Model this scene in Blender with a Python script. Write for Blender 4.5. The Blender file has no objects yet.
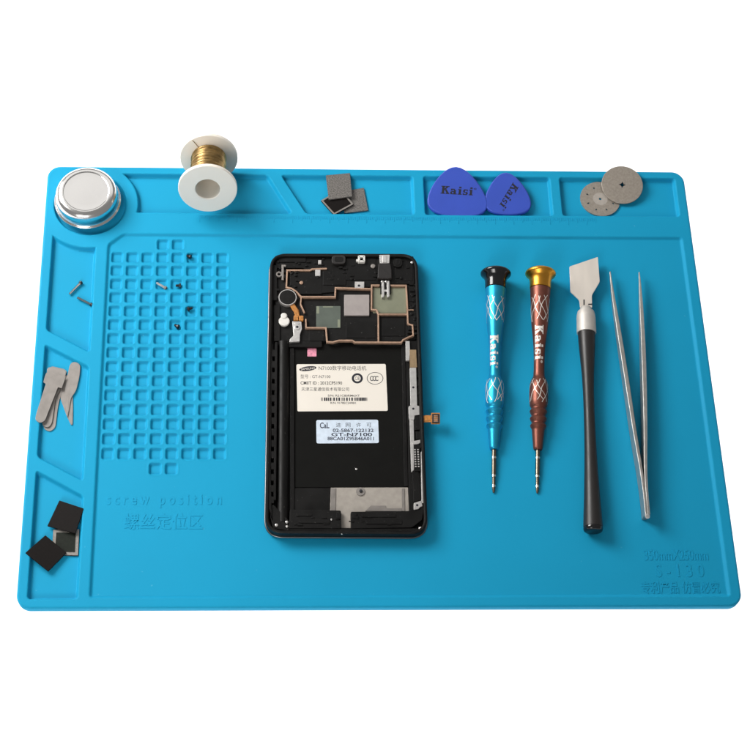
import bpy, bmesh, math, random
import numpy as np
from mathutils import Vector, Matrix

random.seed(7); np.random.seed(7)
C = bpy.context.scene.collection
scene = bpy.context.scene
S = 0.001                                   # everything below is in millimetres
PI = math.pi

# ------------------------------------------------------------------ camera
CAM_ROT = (0.454248596, -0.0393908601, -0.0155481588)
CAM_POS = (-60.1262689, -350.617445, 725.799832)
FOC, PX, PY = 1562.04, 324.296, 370.332     # focal length and optical centre, for a 750 px wide frame
cam = bpy.data.cameras.new('camera'); cam_o = bpy.data.objects.new('camera', cam); C.objects.link(cam_o)
cam_o.location = [c*S for c in CAM_POS]; cam_o.rotation_euler = CAM_ROT
cam.sensor_width = 36; cam.lens = 36*FOC/750
cam.shift_x = (375-PX)/750; cam.shift_y = (PY-375)/750
cam.clip_start = 0.01; cam.clip_end = 50
scene.camera = cam_o

# ------------------------------------------------------------------ light
w = bpy.data.worlds.new('World'); scene.world = w; w.use_nodes = True
w.node_tree.nodes['Background'].inputs[0].default_value = (1, 0.985, 0.97, 1)
w.node_tree.nodes['Background'].inputs[1].default_value = 0.24

def area(name, loc, target, sx, sy, power, col=(1, 1, 1), spread=180):
    l = bpy.data.lights.new(name, 'AREA'); l.shape = 'RECTANGLE'; l.size = sx; l.size_y = sy
    l.energy = power; l.color = col; l.spread = math.radians(spread)
    o = bpy.data.objects.new(name, l); C.objects.link(o); o.location = loc
    o.rotation_euler = (Vector(target)-Vector(loc)).to_track_quat('-Z', 'Y').to_euler()
    return o
area('softbox_key', (-0.62, 0.40, 0.54), (-0.10, 0.06, 0), 0.44, 0.44, 10.0, (1, 0.985, 0.96))
area('softbox_front', (-0.30, -0.55, 0.42), (-0.08, 0.14, 0), 0.34, 0.34, 0.30, (1, 0.975, 0.94), 48)
area('softbox_top', (-0.05, 1.02, 1.10), (-0.05, 0.1, 0), 1.15, 0.58, 1.55, (1, 0.985, 0.97))
area('added_backlight_below', (0, 0.1, -0.6), (0, 0.1, 1), 3.6, 3.6, 105.0)   # added unseen lamp: shines up through the table so the background renders white

scene.view_settings.view_transform = 'Standard'; scene.view_settings.look = 'None'
scene.view_settings.exposure = 0; scene.view_settings.gamma = 1
scene.cycles.use_denoising = True
scene.cycles.max_bounces = 8; scene.cycles.sample_clamp_indirect = 4

# ------------------------------------------------------------------ pixel measurement -> point on a level plane
_R = np.array(Matrix.Rotation(CAM_ROT[2], 3, 'Z') @ Matrix.Rotation(CAM_ROT[1], 3, 'Y') @ Matrix.Rotation(CAM_ROT[0], 3, 'X'))
def at(u, v, z):
    d = _R @ np.array([(u-PX)/FOC, -(v-PY)/FOC, -1.0]); c = np.array(CAM_POS)
    p = c + d*((z-c[2])/d[2])
    return (float(p[0]), float(p[1]))
def ats(pts, z): return [at(u, v, z) for u, v in pts]

# ------------------------------------------------------------------ materials
def mat(name, col, rough=0.5, metal=0.0, spec=0.5, noise=0, var=0.0, rvar=0.0, bump=0.0, bscale=0, stretch=None, coat=0.0, trans=0.0, specks=None):
    m = bpy.data.materials.new(name); m.use_nodes = True
    nt = m.node_tree; b = nt.nodes['Principled BSDF']
    b.inputs['Base Color'].default_value = (*col, 1); b.inputs['Roughness'].default_value = rough
    b.inputs['Metallic'].default_value = metal; b.inputs['Specular IOR Level'].default_value = spec
    b.inputs['Coat Weight'].default_value = coat; b.inputs['Coat Roughness'].default_value = 0.08
    b.inputs['Subsurface Weight'].default_value = trans
    if trans: b.inputs['Subsurface Radius'].default_value = (0.002, 0.002, 0.002); b.inputs['Subsurface Scale'].default_value = 1.0
    if noise or bump:
        tc = nt.nodes.new('ShaderNodeTexCoord'); mp = nt.nodes.new('ShaderNodeMapping')
        nt.links.new(tc.outputs['Object'], mp.inputs[0])
        if stretch: mp.inputs['Scale'].default_value = stretch
    if noise:
        n = nt.nodes.new('ShaderNodeTexNoise'); n.inputs['Scale'].default_value = noise; n.inputs['Detail'].default_value = 5
        nt.links.new(mp.outputs[0], n.inputs['Vector'])
        if var:
            r = nt.nodes.new('ShaderNodeValToRGB')
            r.color_ramp.elements[0].position = 0.3; r.color_ramp.elements[1].position = 0.7
            r.color_ramp.elements[0].color = (*[c*(1-var) for c in col], 1)
            r.color_ramp.elements[1].color = (*[min(1, c*(1+var)) for c in col], 1)
            nt.links.new(n.outputs['Fac'], r.inputs[0]); nt.links.new(r.outputs[0], b.inputs['Base Color'])
        if rvar:
            mr = nt.nodes.new('ShaderNodeMapRange')
            mr.inputs['To Min'].default_value = max(0.02, rough-rvar); mr.inputs['To Max'].default_value = min(1, rough+rvar)
            mr.inputs['From Min'].default_value = 0.3; mr.inputs['From Max'].default_value = 0.7
            nt.links.new(n.outputs['Fac'], mr.inputs['Value']); nt.links.new(mr.outputs[0], b.inputs['Roughness'])
    if specks:          # fine dust and scuffs: small pale flecks, (scale, threshold, colour)
        sc_, th, dust = specks
        t3 = nt.nodes.new('ShaderNodeTexCoord'); n3 = nt.nodes.new('ShaderNodeTexNoise'); n3.inputs['Scale'].default_value = sc_; n3.inputs['Detail'].default_value = 2
        r3 = nt.nodes.new('ShaderNodeMapRange'); r3.inputs['From Min'].default_value = th; r3.inputs['From Max'].default_value = th+0.05
        mx = nt.nodes.new('ShaderNodeMix'); mx.data_type = 'RGBA'; mx.inputs['B'].default_value = (*dust, 1); mx.inputs['A'].default_value = (*col, 1)
        nt.links.new(t3.outputs['Object'], n3.inputs['Vector']); nt.links.new(n3.outputs['Fac'], r3.inputs['Value']); nt.links.new(r3.outputs[0], mx.inputs['Factor'])
        bc = b.inputs['Base Color']
        if bc.is_linked: nt.links.new(bc.links[0].from_socket, mx.inputs['A'])
        nt.links.new(mx.outputs['Result'], bc)
    if bump:
        n2 = nt.nodes.new('ShaderNodeTexNoise'); n2.inputs['Scale'].default_value = bscale or 1500; n2.inputs['Detail'].default_value = 3
        nt.links.new(mp.outputs[0], n2.inputs['Vector'])
        bp = nt.nodes.new('ShaderNodeBump'); bp.inputs['Strength'].default_value = bump; bp.inputs['Distance'].default_value = 0.0002
        nt.links.new(n2.outputs['Fac'], bp.inputs['Height']); nt.links.new(bp.outputs[0], b.inputs['Normal'])
    return m

M = dict(
    silicone=mat('blue_silicone', (0.0085, 0.320, 0.550), 0.60, spec=0.15, specks=(420, 0.765, (0.06, 0.38, 0.58)), noise=14, var=0.03, rvar=0.05, bump=0.12, bscale=2600),
    white_plastic=mat('white_plastic', (0.86, 0.80, 0.71), 0.42, noise=60, var=0.02),
    gold_wire=mat('gold_wire', (0.46, 0.31, 0.13), 0.33, 1.0, noise=400, var=0.25),
    tin_lid=mat('polished_tin', (0.80, 0.785, 0.77), 0.19, 1.0, noise=300, rvar=0.04),
    tin_top=mat('satin_tin', (0.80, 0.785, 0.765), 0.16, 1.0, noise=300, rvar=0.015),
    steel=mat('brushed_steel', (0.36, 0.34, 0.32), 0.34, 1.0, noise=500, rvar=0.1, stretch=(1, 0.1, 1)),
    blade=mat('pale_blade_steel', (0.80, 0.735, 0.66), 0.5, 0.35, noise=220, var=0.05, rvar=0.06, stretch=(1, 0.2, 1)),
    dull_steel=mat('dull_steel', (0.26, 0.238, 0.22), 0.5, 0.4, noise=250, var=0.12, rvar=0.08),
    dark_steel=mat('dark_steel', (0.10, 0.10, 0.105), 0.35, 1.0, noise=600, var=0.3),
    tweezer=mat('tweezer_steel', (0.46, 0.445, 0.42), 0.38, 0.75, noise=300, var=0.1, rvar=0.08),
    disc=mat('grinding_disc', (0.39, 0.345, 0.295), 0.5, 0.55, noise=900, var=0.12, bump=0.25, bscale=3500),
    disc_pale=mat('grinding_disc_hub', (0.46, 0.42, 0.375), 0.5, 0.3, noise=900, var=0.06),
    pick=mat('violet_blue_plastic', (0.034, 0.078, 0.47), 0.45, noise=80, var=0.05, bump=0.05, bscale=2500),
    ink=mat('black_ink', (0.012, 0.012, 0.02), 0.5),
    print_grey=mat('grey_print', (0.045, 0.042, 0.04), 0.6),
    print_blue=mat('blue_print', (0.018, 0.025, 0.05), 0.6),
    handle_blue=mat('anodised_blue', (0.022, 0.37, 0.60), 0.40, 0.8, noise=300, var=0.04, rvar=0.03),
    handle_brown=mat('anodised_brown', (0.21, 0.075, 0.053), 0.42, 0.75, noise=500, var=0.06, rvar=0.05),
    cap_black=mat('black_anodised_cap', (0.006, 0.006, 0.007), 0.16, spec=0.6),
    cap_gold=mat('gold_anodised_cap', (0.70, 0.33, 0.045), 0.34, 1.0, noise=500, var=0.04),
    etch=mat('etched_line', (0.86, 0.80, 0.74), 0.4, 0.3),
    bit=mat('bit_steel', (0.20, 0.17, 0.13), 0.32, 1.0, noise=600, var=0.2),
    bit_ring=mat('bright_bit_steel', (0.75, 0.70, 0.62), 0.22, 1.0),
    rubber=mat('black_handle_plastic', (0.017, 0.015, 0.0145), 0.43, spec=0.5, noise=120, rvar=0.05),
    ferrule=mat('satin_aluminium', (0.60, 0.57, 0.53), 0.55, 0.45, bump=0.35, bscale=2600, noise=500, var=0.04, rvar=0.06, stretch=(0.2, 1, 0.2)),
    chip_black=mat('black_chip', (0.0055, 0.0038, 0.0034), 0.6, spec=0.15, noise=700, var=0.2, bump=0.15, bscale=3000),
    chip_grey=mat('grey_grained_chip', (0.15, 0.14, 0.13), 0.6, 0.25, noise=1500, var=0.55, bump=0.5, bscale=2500),
    chip_green=mat('dark_green_chip', (0.009, 0.012, 0.008), 0.55, spec=0.2, noise=600, var=0.3),
    chip_frame=mat('pale_chip_edge', (0.26, 0.24, 0.22), 0.5, 0.4, noise=900, var=0.2),
    phone_black=mat('phone_black_plastic', (0.0048, 0.0045, 0.0043), 0.48, spec=0.22, specks=(900, 0.70, (0.05, 0.048, 0.045)), noise=120, var=0.25, rvar=0.08, bump=0.08, bscale=1800),
    phone_soft=mat('phone_black_magnesium', (0.0068, 0.0064, 0.0062), 0.60, spec=0.2, specks=(1100, 0.71, (0.06, 0.057, 0.053)), noise=300, var=0.3, bump=0.2, bscale=2500),
    phone_well=mat('phone_battery_bay_black', (0.0042, 0.0042, 0.0037), 0.65, spec=0.12, specks=(700, 0.765, (0.05, 0.05, 0.047)), noise=90, var=0.15, bump=0.05, bscale=2500),
    phone_glass=mat('black_glass', (0.003, 0.003, 0.004), 0.06, spec=0.6),
    chrome=mat('chrome_bezel', (0.19, 0.19, 0.195), 0.34, 1.0),
    gasket=mat('copper_gasket', (0.44, 0.285, 0.20), 0.5, 0.35, noise=350, var=0.18),
    plate_pink=mat('pinkish_shield_plate', (0.40, 0.36, 0.345), 0.5, 0.5, noise=250, var=0.06),
    plate_olive=mat('olive_shield_plate', (0.225, 0.235, 0.165), 0.5, 0.3, noise=200, var=0.07),
    plate_green=mat('green_grey_pad', (0.105, 0.125, 0.105), 0.4, 0.2, noise=200, var=0.08),
    plate_green_edge=mat('pale_green_pad_edge', (0.23, 0.25, 0.18), 0.5, 0.2),
    plate_grey=mat('bare_grey_magnesium', (0.40, 0.365, 0.325), 0.55, 0.45, noise=280, var=0.10, bump=0.15, bscale=1800),
    silver=mat('silver_part', (0.72, 0.70, 0.68), 0.36, 0.8, noise=500, var=0.1),
    flex=mat('orange_flex', (0.46, 0.19, 0.045), 0.4, noise=900, var=0.3),
    brown_tape=mat('brown_tape', (0.27, 0.185, 0.10), 0.55, noise=500, var=0.15),
    label_white=mat('white_label_paper', (0.77, 0.72, 0.645), 0.6, noise=90, var=0.015),
    label_blue=mat('pale_blue_label_paper', (0.60, 0.69, 0.80), 0.6, noise=350, var=0.10),
    pink=mat('pink_sticker', (0.70, 0.26, 0.36), 0.6, noise=900, var=0.25),
    cream=mat('cream_rubber', (0.68, 0.66, 0.62), 0.5, noise=300, var=0.05),
)
def table_material():  # translucency made up so the added backlight keeps the background white and shadowless
    m = bpy.data.materials.new('white_backlit_background'); m.use_nodes = True; nt = m.node_tree
    for n in list(nt.nodes): nt.nodes.remove(n)
    o = nt.nodes.new('ShaderNodeOutputMaterial'); mix = nt.nodes.new('ShaderNodeMixShader')
    d = nt.nodes.new('ShaderNodeBsdfDiffuse'); t = nt.nodes.new('ShaderNodeBsdfTranslucent')
    d.inputs[0].default_value = (0.9, 0.9, 0.9, 1); t.inputs[0].default_value = (0.9, 0.9, 0.9, 1)
    n = nt.nodes.new('ShaderNodeTexNoise'); n.inputs['Scale'].default_value = 30
    r = nt.nodes.new('ShaderNodeMapRange'); r.inputs['To Min'].default_value = 0.52; r.inputs['To Max'].default_value = 0.56
    nt.links.new(n.outputs['Fac'], r.inputs['Value']); nt.links.new(r.outputs[0], mix.inputs[0])
    nt.links.new(d.outputs[0], mix.inputs[1]); nt.links.new(t.outputs[0], mix.inputs[2]); nt.links.new(mix.outputs[0], o.inputs[0])
    return m

# ------------------------------------------------------------------ mesh helpers
def ccw(p):
    a = sum(p[i][0]*p[(i+1) % len(p)][1]-p[(i+1) % len(p)][0]*p[i][1] for i in range(len(p)))
    return list(p) if a > 0 else list(reversed(p))
def inset(p, d):
    n = len(p); out = []
    for i in range(n):
        a, b, c = Vector(p[i-1]), Vector(p[i]), Vector(p[(i+1) % n])
        e1 = (b-a); e2 = (c-b)
        if e1.length < 1e-9 or e2.length < 1e-9: out.append(tuple(b)); continue
        e1.normalize(); e2.normalize()
        n1 = Vector((-e1.y, e1.x)); n2 = Vector((-e2.y, e2.x)); m = n1+n2
        k = max(0.35, 1+n1.dot(n2))
        out.append(tuple(b+m*(d/k)))
    return out
def rounded(p, r, n=5):
    """round every corner of a polygon; r is one radius or one per corner"""
    p = list(p); rs = r if isinstance(r, (list, tuple)) else [r]*len(p); out = []
    for i in range(len(p)):
        a, b, c = Vector(p[i-1]), Vector(p[i]), Vector(p[(i+1) % len(p)])
        d1, d2 = (a-b), (c-b); l = min(rs[i], d1.length*0.49, d2.length*0.49)
        if l < 1e-6: out.append(tuple(b)); continue
        s, e = b+d1.normalized()*l, b+d2.normalized()*l
        for k in range(n+1):
            t = k/n; out.append(tuple(s*(1-t)**2+b*2*t*(1-t)*0.9+b*2*t*(1-t)*0.1+e*t*t))
    return out
def rect(x0, y0, x1, y1): return [(x0, y0), (x1, y0), (x1, y1), (x0, y1)]
def circle(cx, cy, r, n=40): return [(cx+r*math.cos(2*PI*i/n), cy+r*math.sin(2*PI*i/n)) for i in range(n)]

class MB:
    def __init__(self): self.v = []; self.f = []; self.m = []
    def rings(self, rings, mi=0, cap0=True, cap1=True):
        n = len(rings[0]); b = len(self.v)
        for r in rings: self.v += [tuple(p) for p in r]
        for k in range(len(rings)-1):
            for i in range(n):
                j = (i+1) % n
                self.f.append((b+k*n+i, b+k*n+j, b+(k+1)*n+j, b+(k+1)*n+i)); self.m.append(mi)
        if cap0: self.f.append(tuple(b+i for i in reversed(range(n)))); self.m.append(mi)
        if cap1: self.f.append(tuple(b+(len(rings)-1)*n+i for i in range(n))); self.m.append(mi)
        return self
    def prism(self, p, z0, z1, bev=0.15, mi=0):
        p = ccw(p); r = [[(x, y, z0) for x, y in p]]
        if bev > 0:
            for t in (0, 0.5, 1):
                a = t*PI/2; q = inset(p, bev*(1-math.cos(a)))
                r.append([(x, y, z1-bev+bev*math.sin(a)) for x, y in q])
        else: r.append([(x, y, z1) for x, y in p])
        return self.rings(r, mi)
    def frame(self, outer, inner, z0, z1, bev=0.2, zin=None, mi=0):
        """closed wall between two loops of the same count"""
        o, i = ccw(outer), ccw(inner); zin = z0 if zin is None else zin
        r = [[(x, y, z0) for x, y in o], [(x, y, z1-bev) for x, y in o], [(x, y, z1) for x, y in inset(o, bev)],
             [(x, y, z1) for x, y in inset(i, -bev)], [(x, y, z1-bev) for x, y in i], [(x, y, zin) for x, y in i]]
        return self.rings(r, mi, False, False)
    def box(self, x0, y0, x1, y1, z0, z1, bev=0.1, mi=0):
        return self.prism(rect(min(x0, x1), min(y0, y1), max(x0, x1), max(y0, y1)), z0, z1, bev, mi)
    def lathe(self, prof, origin=(0, 0, 0), axis=(0, 0, 1), seg=48, mi=0, caps=True, closed=False):
        a = Vector(axis).normalized(); u = a.orthogonal().normalized(); w_ = a.cross(u); o = Vector(origin)
        rs = []
        for s, r in prof:
            rs.append([tuple(o+a*s+(u*math.cos(2*PI*i/seg)+w_*math.sin(2*PI*i/seg))*max(r, 1e-4)) for i in range(seg)])
        if closed: rs.append(rs[0])
        return self.rings(rs, mi, caps and not closed, caps and not closed)
    def tube(self, pts, r, seg=8, mi=0):
        pts = [Vector(p) for p in pts]; rr = r if isinstance(r, (list, tuple)) else [r]*len(pts); rs = []
        prev = None
        for i, p in enumerate(pts):
            t = (pts[min(i+1, len(pts)-1)]-pts[max(i-1, 0)]).normalized()
            u = t.orthogonal().normalized() if prev is None else (prev-t*prev.dot(t)).normalized()
            prev = u; w_ = t.cross(u)
            rs.append([tuple(p+(u*math.cos(2*PI*k/seg)+w_*math.sin(2*PI*k/seg))*rr[i]) for k in range(seg)])
        return self.rings(rs, mi)
    def wall(self, pts, wd, z0, z1, mi=0):
        """upright ridge of width wd along an open polyline"""
        P = [Vector(p) for p in pts]; L, R = [], []
        for i, p in enumerate(P):
            d1 = (P[i]-P[i-1]).normalized() if i else (P[1]-P[0]).normalized()
            d2 = (P[i+1]-P[i]).normalized() if i < len(P)-1 else d1
            n1, n2 = Vector((-d1.y, d1.x)), Vector((-d2.y, d2.x)); m = (n1+n2)/max(0.4, 1+n1.dot(n2))
            L.append(tuple(p+m*wd/2)); R.append(tuple(p-m*wd/2))
        rs = []
        for l, r in zip(L, R):
            l, r = Vector(l), Vector(r); b = 0.18
            rs.append([(*r, z0), (*r, z1-b*wd), (*(r.lerp(l, b)), z1), (*(l.lerp(r, b)), z1), (*l, z1-b*wd), (*l, z0)])
        return self.rings(rs, mi)
    def xform(self, fn): self.v = [tuple(fn(Vector(p))) for p in self.v]; return self
    def build(self, name, mats, parent=None, loc=None, sharp=32):
        if not isinstance(mats, (list, tuple)): mats = [mats]
        off = Vector(loc) if loc is not None else (Vector(parent['base']) if parent is not None else Vector((0, 0, 0)))
        me = bpy.data.meshes.new(name)
        me.from_pydata([tuple((Vector(p)-off)*S) for p in self.v], [], self.f)
        for m in mats: me.materials.append(m)
        me.polygons.foreach_set('material_index', self.m)
        me.polygons.foreach_set('use_smooth', [True]*len(me.polygons))
        me.update(); me.validate()
        me.set_sharp_from_angle(angle=math.radians(sharp))
        o = bpy.data.objects.new(name, me); C.objects.link(o)
        wn = o.modifiers.new('weighted_normal', 'WEIGHTED_NORMAL'); wn.keep_sharp = True
        if parent is not None: o.parent = parent; o['base'] = tuple(off)
        else: o.location = off*S; o['base'] = tuple(off)
        return o

def thing(name, label, cat, base, group=None):
    o = bpy.data.objects.new(name, None); C.objects.link(o); o.empty_display_size = 0.01
    o.location = Vector(base)*S; o['base'] = tuple(base)
    o['label'] = label; o['category'] = cat
    if group: o['group'] = group
    return o
def tag(o, label, cat, group=None):
    o['label'] = label; o['category'] = cat
    if group: o['group'] = group
    return o
# a sub-part's coordinates are relative to its thing's base too, so its parent (a part at the thing's origin) carries the same base

# ------------------------------------------------------------------ lettering
_tc = {}
def glyphs(body, extr=0.0, spacing=1.0, bold=0.0):
    """(verts, faces) of a text; height of the whole box = 1"""
    k = (body, extr, spacing, bold)
    if k in _tc: return _tc[k]
    cu = bpy.data.curves.new('text', 'FONT'); cu.body = body; cu.size = 1; cu.extrude = extr; cu.resolution_u = 3; cu.offset = bold; cu.space_character = spacing
    o = bpy.data.objects.new('text', cu); C.objects.link(o)
    dg = bpy.context.evaluated_depsgraph_get(); dg.update()
    me = bpy.data.meshes.new_from_object(o.evaluated_get(dg))
    v = np.array([p.co[:] for p in me.vertices]); f = [tuple(p.vertices) for p in me.polygons]
    bpy.data.objects.remove(o); bpy.data.curves.remove(cu); bpy.data.meshes.remove(me)
    _tc[k] = (v, f); return v, f
def put_text(mb, body, x0, y0, x1, y1, z, h=0.0, rot=0.0, bold=0, spacing=1.0, mi=0):
    """fit text into the box x0..x1, y0..y1 (mm)"""
    v, f = glyphs(body, 0.1 if h else 0.0, spacing, bold)
    mn, mx = v.min(0), v.max(0)
    q = np.zeros_like(v); q[:, 0] = x0+(v[:, 0]-mn[0])/(mx[0]-mn[0])*(x1-x0); q[:, 1] = y0+(v[:, 1]-mn[1])/(mx[1]-mn[1])*(y1-y0)
    q[:, 2] = z+((v[:, 2]-mn[2])/(mx[2]-mn[2])*h if h else 0)
    if rot:
        cx, cy = (x0+x1)/2, (y0+y1)/2; c, s = math.cos(rot), math.sin(rot); a, b = q[:, 0]-cx, q[:, 1]-cy
        q[:, 0], q[:, 1] = cx+a*c-b*s, cy+a*s+b*c
    b0 = len(mb.v); mb.v += [tuple(p) for p in q]
    mb.f += [tuple(i+b0 for i in g) for g in f]; mb.m += [mi]*len(f)

# heavy slab-serif letters drawn as polygons, 10 units tall
SLAB = {
 'K': (8.4, [rect(0, 0, 4.2, 1.1), rect(1, 1.1, 3.3, 8.9), rect(0, 8.9, 4.2, 10), [(3.3, 4.4), (4.4, 5.6), (6.9, 8.9), (4.7, 8.9), (3.3, 6.6)],
                 rect(4.4, 8.9, 7.9, 10), [(3.9, 4.9), (5.6, 1.1), (8.0, 1.1), (5.1, 6.2)], rect(4.9, 0, 8.4, 1.1)]),
 'a': (6.8, [rect(0.6, 5.7, 4.2, 7), rect(3.4, 1.1, 5.5, 5.7), rect(0.5, 4.6, 2.0, 5.7), rect(1.6, 3.0, 3.4, 4.1), [(0.2, 0.9), (0.9, 0), (2.0, 0), (2.0, 3.4), (1.2, 3.8), (0.2, 2.8)],
                 rect(2.0, 0, 3.6, 1.1), rect(3.6, 0, 6.6, 1.1)]),
 'i': (4.2, [rect(0, 0, 4, 1), rect(0.9, 1, 3.1, 6), rect(0, 6, 3.1, 7), rect(0.9, 8, 3.1, 10)]),
 's': (5.4, [rect(0.8, 5.8, 4.6, 7), rect(0.3, 3.9, 2.1, 5.8), rect(0.9, 2.9, 4.4, 3.9), rect(3.1, 1.1, 4.9, 2.9), rect(0.4, 0, 4.4, 1.1), rect(0.2, 1.1, 1.2, 2.3), rect(3.9, 4.7, 4.8, 5.8)]),
}
def brand_polys(mark=True):
    """the tool maker's word in 0..1 x 0..1"""
    x = 0; out = []
    for ch in 'Kaisi':
        wd, ps = SLAB[ch]
        for p in ps: out.append([(x+a, b) for a, b in p])
        x += wd+0.5
    if mark:
        c1 = circle(x+1.0, 8.4, 1.2, 14); c2 = circle(x+1.0, 8.4, 0.75, 14)
        for i in range(14): j = (i+1) % 14; out.append([c1[i], c1[j], c2[j], c2[i]])
        out.append(rect(x+0.7, 7.9, x+1.0, 8.9)); x += 2.2
    return [[(a/x, b/10) for a, b in p] for p in out]
BRAND = brand_polys()
def put_brand(mb, fn, mi=0, sub=1):
    """fn maps (0..1, 0..1) of the word to a 3-D point"""
    bm = bmesh.new()
    for p in BRAND:
        bm.faces.new([bm.verts.new((a, c, 0)) for a, c in ccw(p)])
    if sub > 1:
        bmesh.ops.triangulate(bm, faces=bm.faces[:]); bmesh.ops.subdivide_edges(bm, edges=bm.edges[:], cuts=sub, use_grid_fill=True)
    bm.verts.index_update(); b = len(mb.v)
    mb.v += [tuple(fn(v.co.x, v.co.y)) for v in bm.verts]
    for f in bm.faces: mb.f.append(tuple(b+v.index for v in f.verts)); mb.m.append(mi)
    bm.free()

# ------------------------------------------------------------------ the table under everything
tb = MB(); tb.v = [(-2500, -1800, -0.05), (2500, -1800, -0.05), (2500, 3000, -0.05), (-2500, 3000, -0.05)]; tb.f = [(0, 1, 2, 3)]; tb.m = [0]
t_o = tb.build('table', table_material()); t_o['kind'] = 'structure'

# ------------------------------------------------------------------ the repair mat: one moulded silicone sheet
RIM, FIELD, POCKET, CELL = 4.2, 2.9, 1.4, 1.6
TIN_C = (-150.8, 101.0)
def d_lines(X, Y, pts, r):
    """distance to a convex polygon (counter-clockwise), corners rounded by r"""
    pts = ccw(pts); mx = None; sq = None
    for i in range(len(pts)):
        (x0, y0), (x1, y1) = pts[i], pts[(i+1) % len(pts)]
        l = math.hypot(x1-x0, y1-y0); nx, ny = (y1-y0)/l, -(x1-x0)/l
        d = (X-x0)*nx+(Y-y0)*ny+r
        mx = d if mx is None else np.maximum(mx, d); q = np.maximum(d, 0)**2; sq = q if sq is None else sq+q
    return np.minimum(mx, 0)+np.sqrt(sq)-r
def ramp(d, w0, w1):
    """0 outside, 1 inside, rounded"""
    t = np.clip((w0-d)/(w0-w1), 0, 1); return t*t*(3-2*t)
def build_mat():
    dx = 0.4; W, H, RC = 175.0, 125.0, 7.0
    xs = np.arange(-W, W+1e-6, dx); ys = np.arange(-H, H+1e-6, dx); xs[-1] = W; ys[-1] = H
    X, Y = np.meshgrid(xs, ys)
    # round the four corners by pulling points onto the outline
    qx, qy = np.abs(X)-(W-RC), np.abs(Y)-(H-RC)
    cr = (qx > 0) & (qy > 0); L = np.sqrt(np.maximum(qx, 0)**2+np.maximum(qy, 0)**2)
    k = np.where(cr & (L > RC), RC/np.maximum(L, 1e-9), 1.0)
    X = np.where(cr, np.sign(X)*((W-RC)+qx*k), X); Y = np.where(cr, np.sign(Y)*((H-RC)+qy*k), Y)
    qx, qy = np.abs(X)-(W-RC), np.abs(Y)-(H-RC)
    de = np.minimum(np.maximum(qx, qy), 0)+np.sqrt(np.maximum(qx, 0)**2+np.maximum(qy, 0)**2)-RC   # <0 inside
    Z = np.full_like(X, RIM)
    e = np.clip((de+1.1)/1.1, 0, 1); Z -= 1.1*(1-np.sqrt(np.maximum(0, 1-e*e)))
    def cut(d, floor, w0=0.35, w1=-0.95):
        nonlocal Z
        t = ramp(d, w0, w1); Z = Z*(1-t)+np.minimum(Z, floor)*t
    cut(d_lines(X, Y, [(-140.4, -119.6), (169.3, -119.6), (169.3, 82.5), (-132.7, 82.5), (-140.4, 75.8)], 1.5), FIELD, 0.5, -1.3)
    dc = np.sqrt((X-TIN_C[0])**2+(Y-TIN_C[1])**2)
    cut(dc-19.3, POCKET, 0.4, -1.0)
    A = np.maximum(d_lines(X, Y, [(-140, 95.9), (-42.2, 95.9), (-55.3, 120.3), (-140, 120.3)], 1.5), 25.6-dc); cut(A, POCKET)
    for p in ([(-47.9, 120.3), (-34.4, 95.9), (24.2, 95.9), (24.2, 120.3)], [(30.2, 95.8), (99.9, 95.8), (99.9, 120.3), (30.2, 120.3)],
              [(105.4, 95.9), (169.6, 95.9), (169.6, 120.3), (105.4, 120.3)],
              [(-169.7, 15.9), (-169.7, -46.8), (-146.6, -59.5), (-146.6, 3.2)], [(-169.7, -54.2), (-169.7, -120.2), (-146, -120.2), (-146, -67.6)]):
        cut(d_lines(X, Y, p, 1.5), POCKET)
    cut(np.maximum(d_lines(X, Y, [(-169.7, 90), (-169.7, 24.4), (-146.8, 11.6), (-146.8, 90)], 1.3), 27.4-dc), POCKET)
    for j in range(-1, 16):
        for i in range(8):
            if j in (-1, 15) and i not in (3, 4): continue
            cx = -135.1+7.96*i; cy = 68.5-8.075*j
            sx = slice(np.searchsorted(xs, cx-4.2), np.searchsorted(xs, cx+4.2)); sy = slice(np.searchsorted(ys, cy-4.2), np.searchsorted(ys, cy+4.2))
            x, y = X[sy, sx], Y[sy, sx]
            d = d_lines(x, y, rect(cx-2.95, cy-2.95, cx+2.95, cy+2.95), 1.1)
            t = ramp(d, 0.25, -0.65); z = Z[sy, sx]; lip = 0.10*np.exp(-((d-0.55)/0.35)**2)
            Z[sy, sx] = (z+lip)*(1-t)+np.minimum(z, CELL)*t
    ny, nx = X.shape
    V = np.stack([X, Y, Z], -1).reshape(-1, 3)
    idx = np.arange(ny*nx).reshape(ny, nx)
    F = np.stack([idx[:-1, :-1], idx[:-1, 1:], idx[1:, 1:], idx[1:, :-1]], -1).reshape(-1, 4)
    per = np.concatenate([idx[0, :-1], idx[:-1, -1], idx[-1, :0:-1], idx[:0:-1, 0]])
    bot = V[per].copy(); bot[:, 2] = 0.0; nb = len(V); V = np.concatenate([V, bot])
    i = np.arange(len(per)); j = (i+1) % len(per)
    F2 = np.stack([per[j], per[i], nb+i, nb+j], -1)
    F = np.concatenate([F, F2])
    me = bpy.data.meshes.new('moulded_sheet')
    me.vertices.add(len(V)); me.vertices.foreach_set('co', (V*S).astype(np.float32).ravel())
    me.loops.add(F.size); me.loops.foreach_set('vertex_index', F.astype(np.int32).ravel())
    me.polygons.add(len(F)); me.polygons.foreach_set('loop_start', np.arange(0, F.size, 4, dtype=np.int32))
    me.polygons.foreach_set('use_smooth', np.ones(len(F), dtype=bool))
    me.update(calc_edges=True); me.materials.append(M['silicone'])
    o = bpy.data.objects.new('moulded_sheet', me); C.objects.link(o); return o
rm = thing('repair_mat', 'large blue silicone work mat with moulded trays and a grid of square screw cells', 'mat', (0, 0, 0))
ms = build_mat(); ms.parent = rm; ms['base'] = (0, 0, 0)
E_ = 0.18
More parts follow.
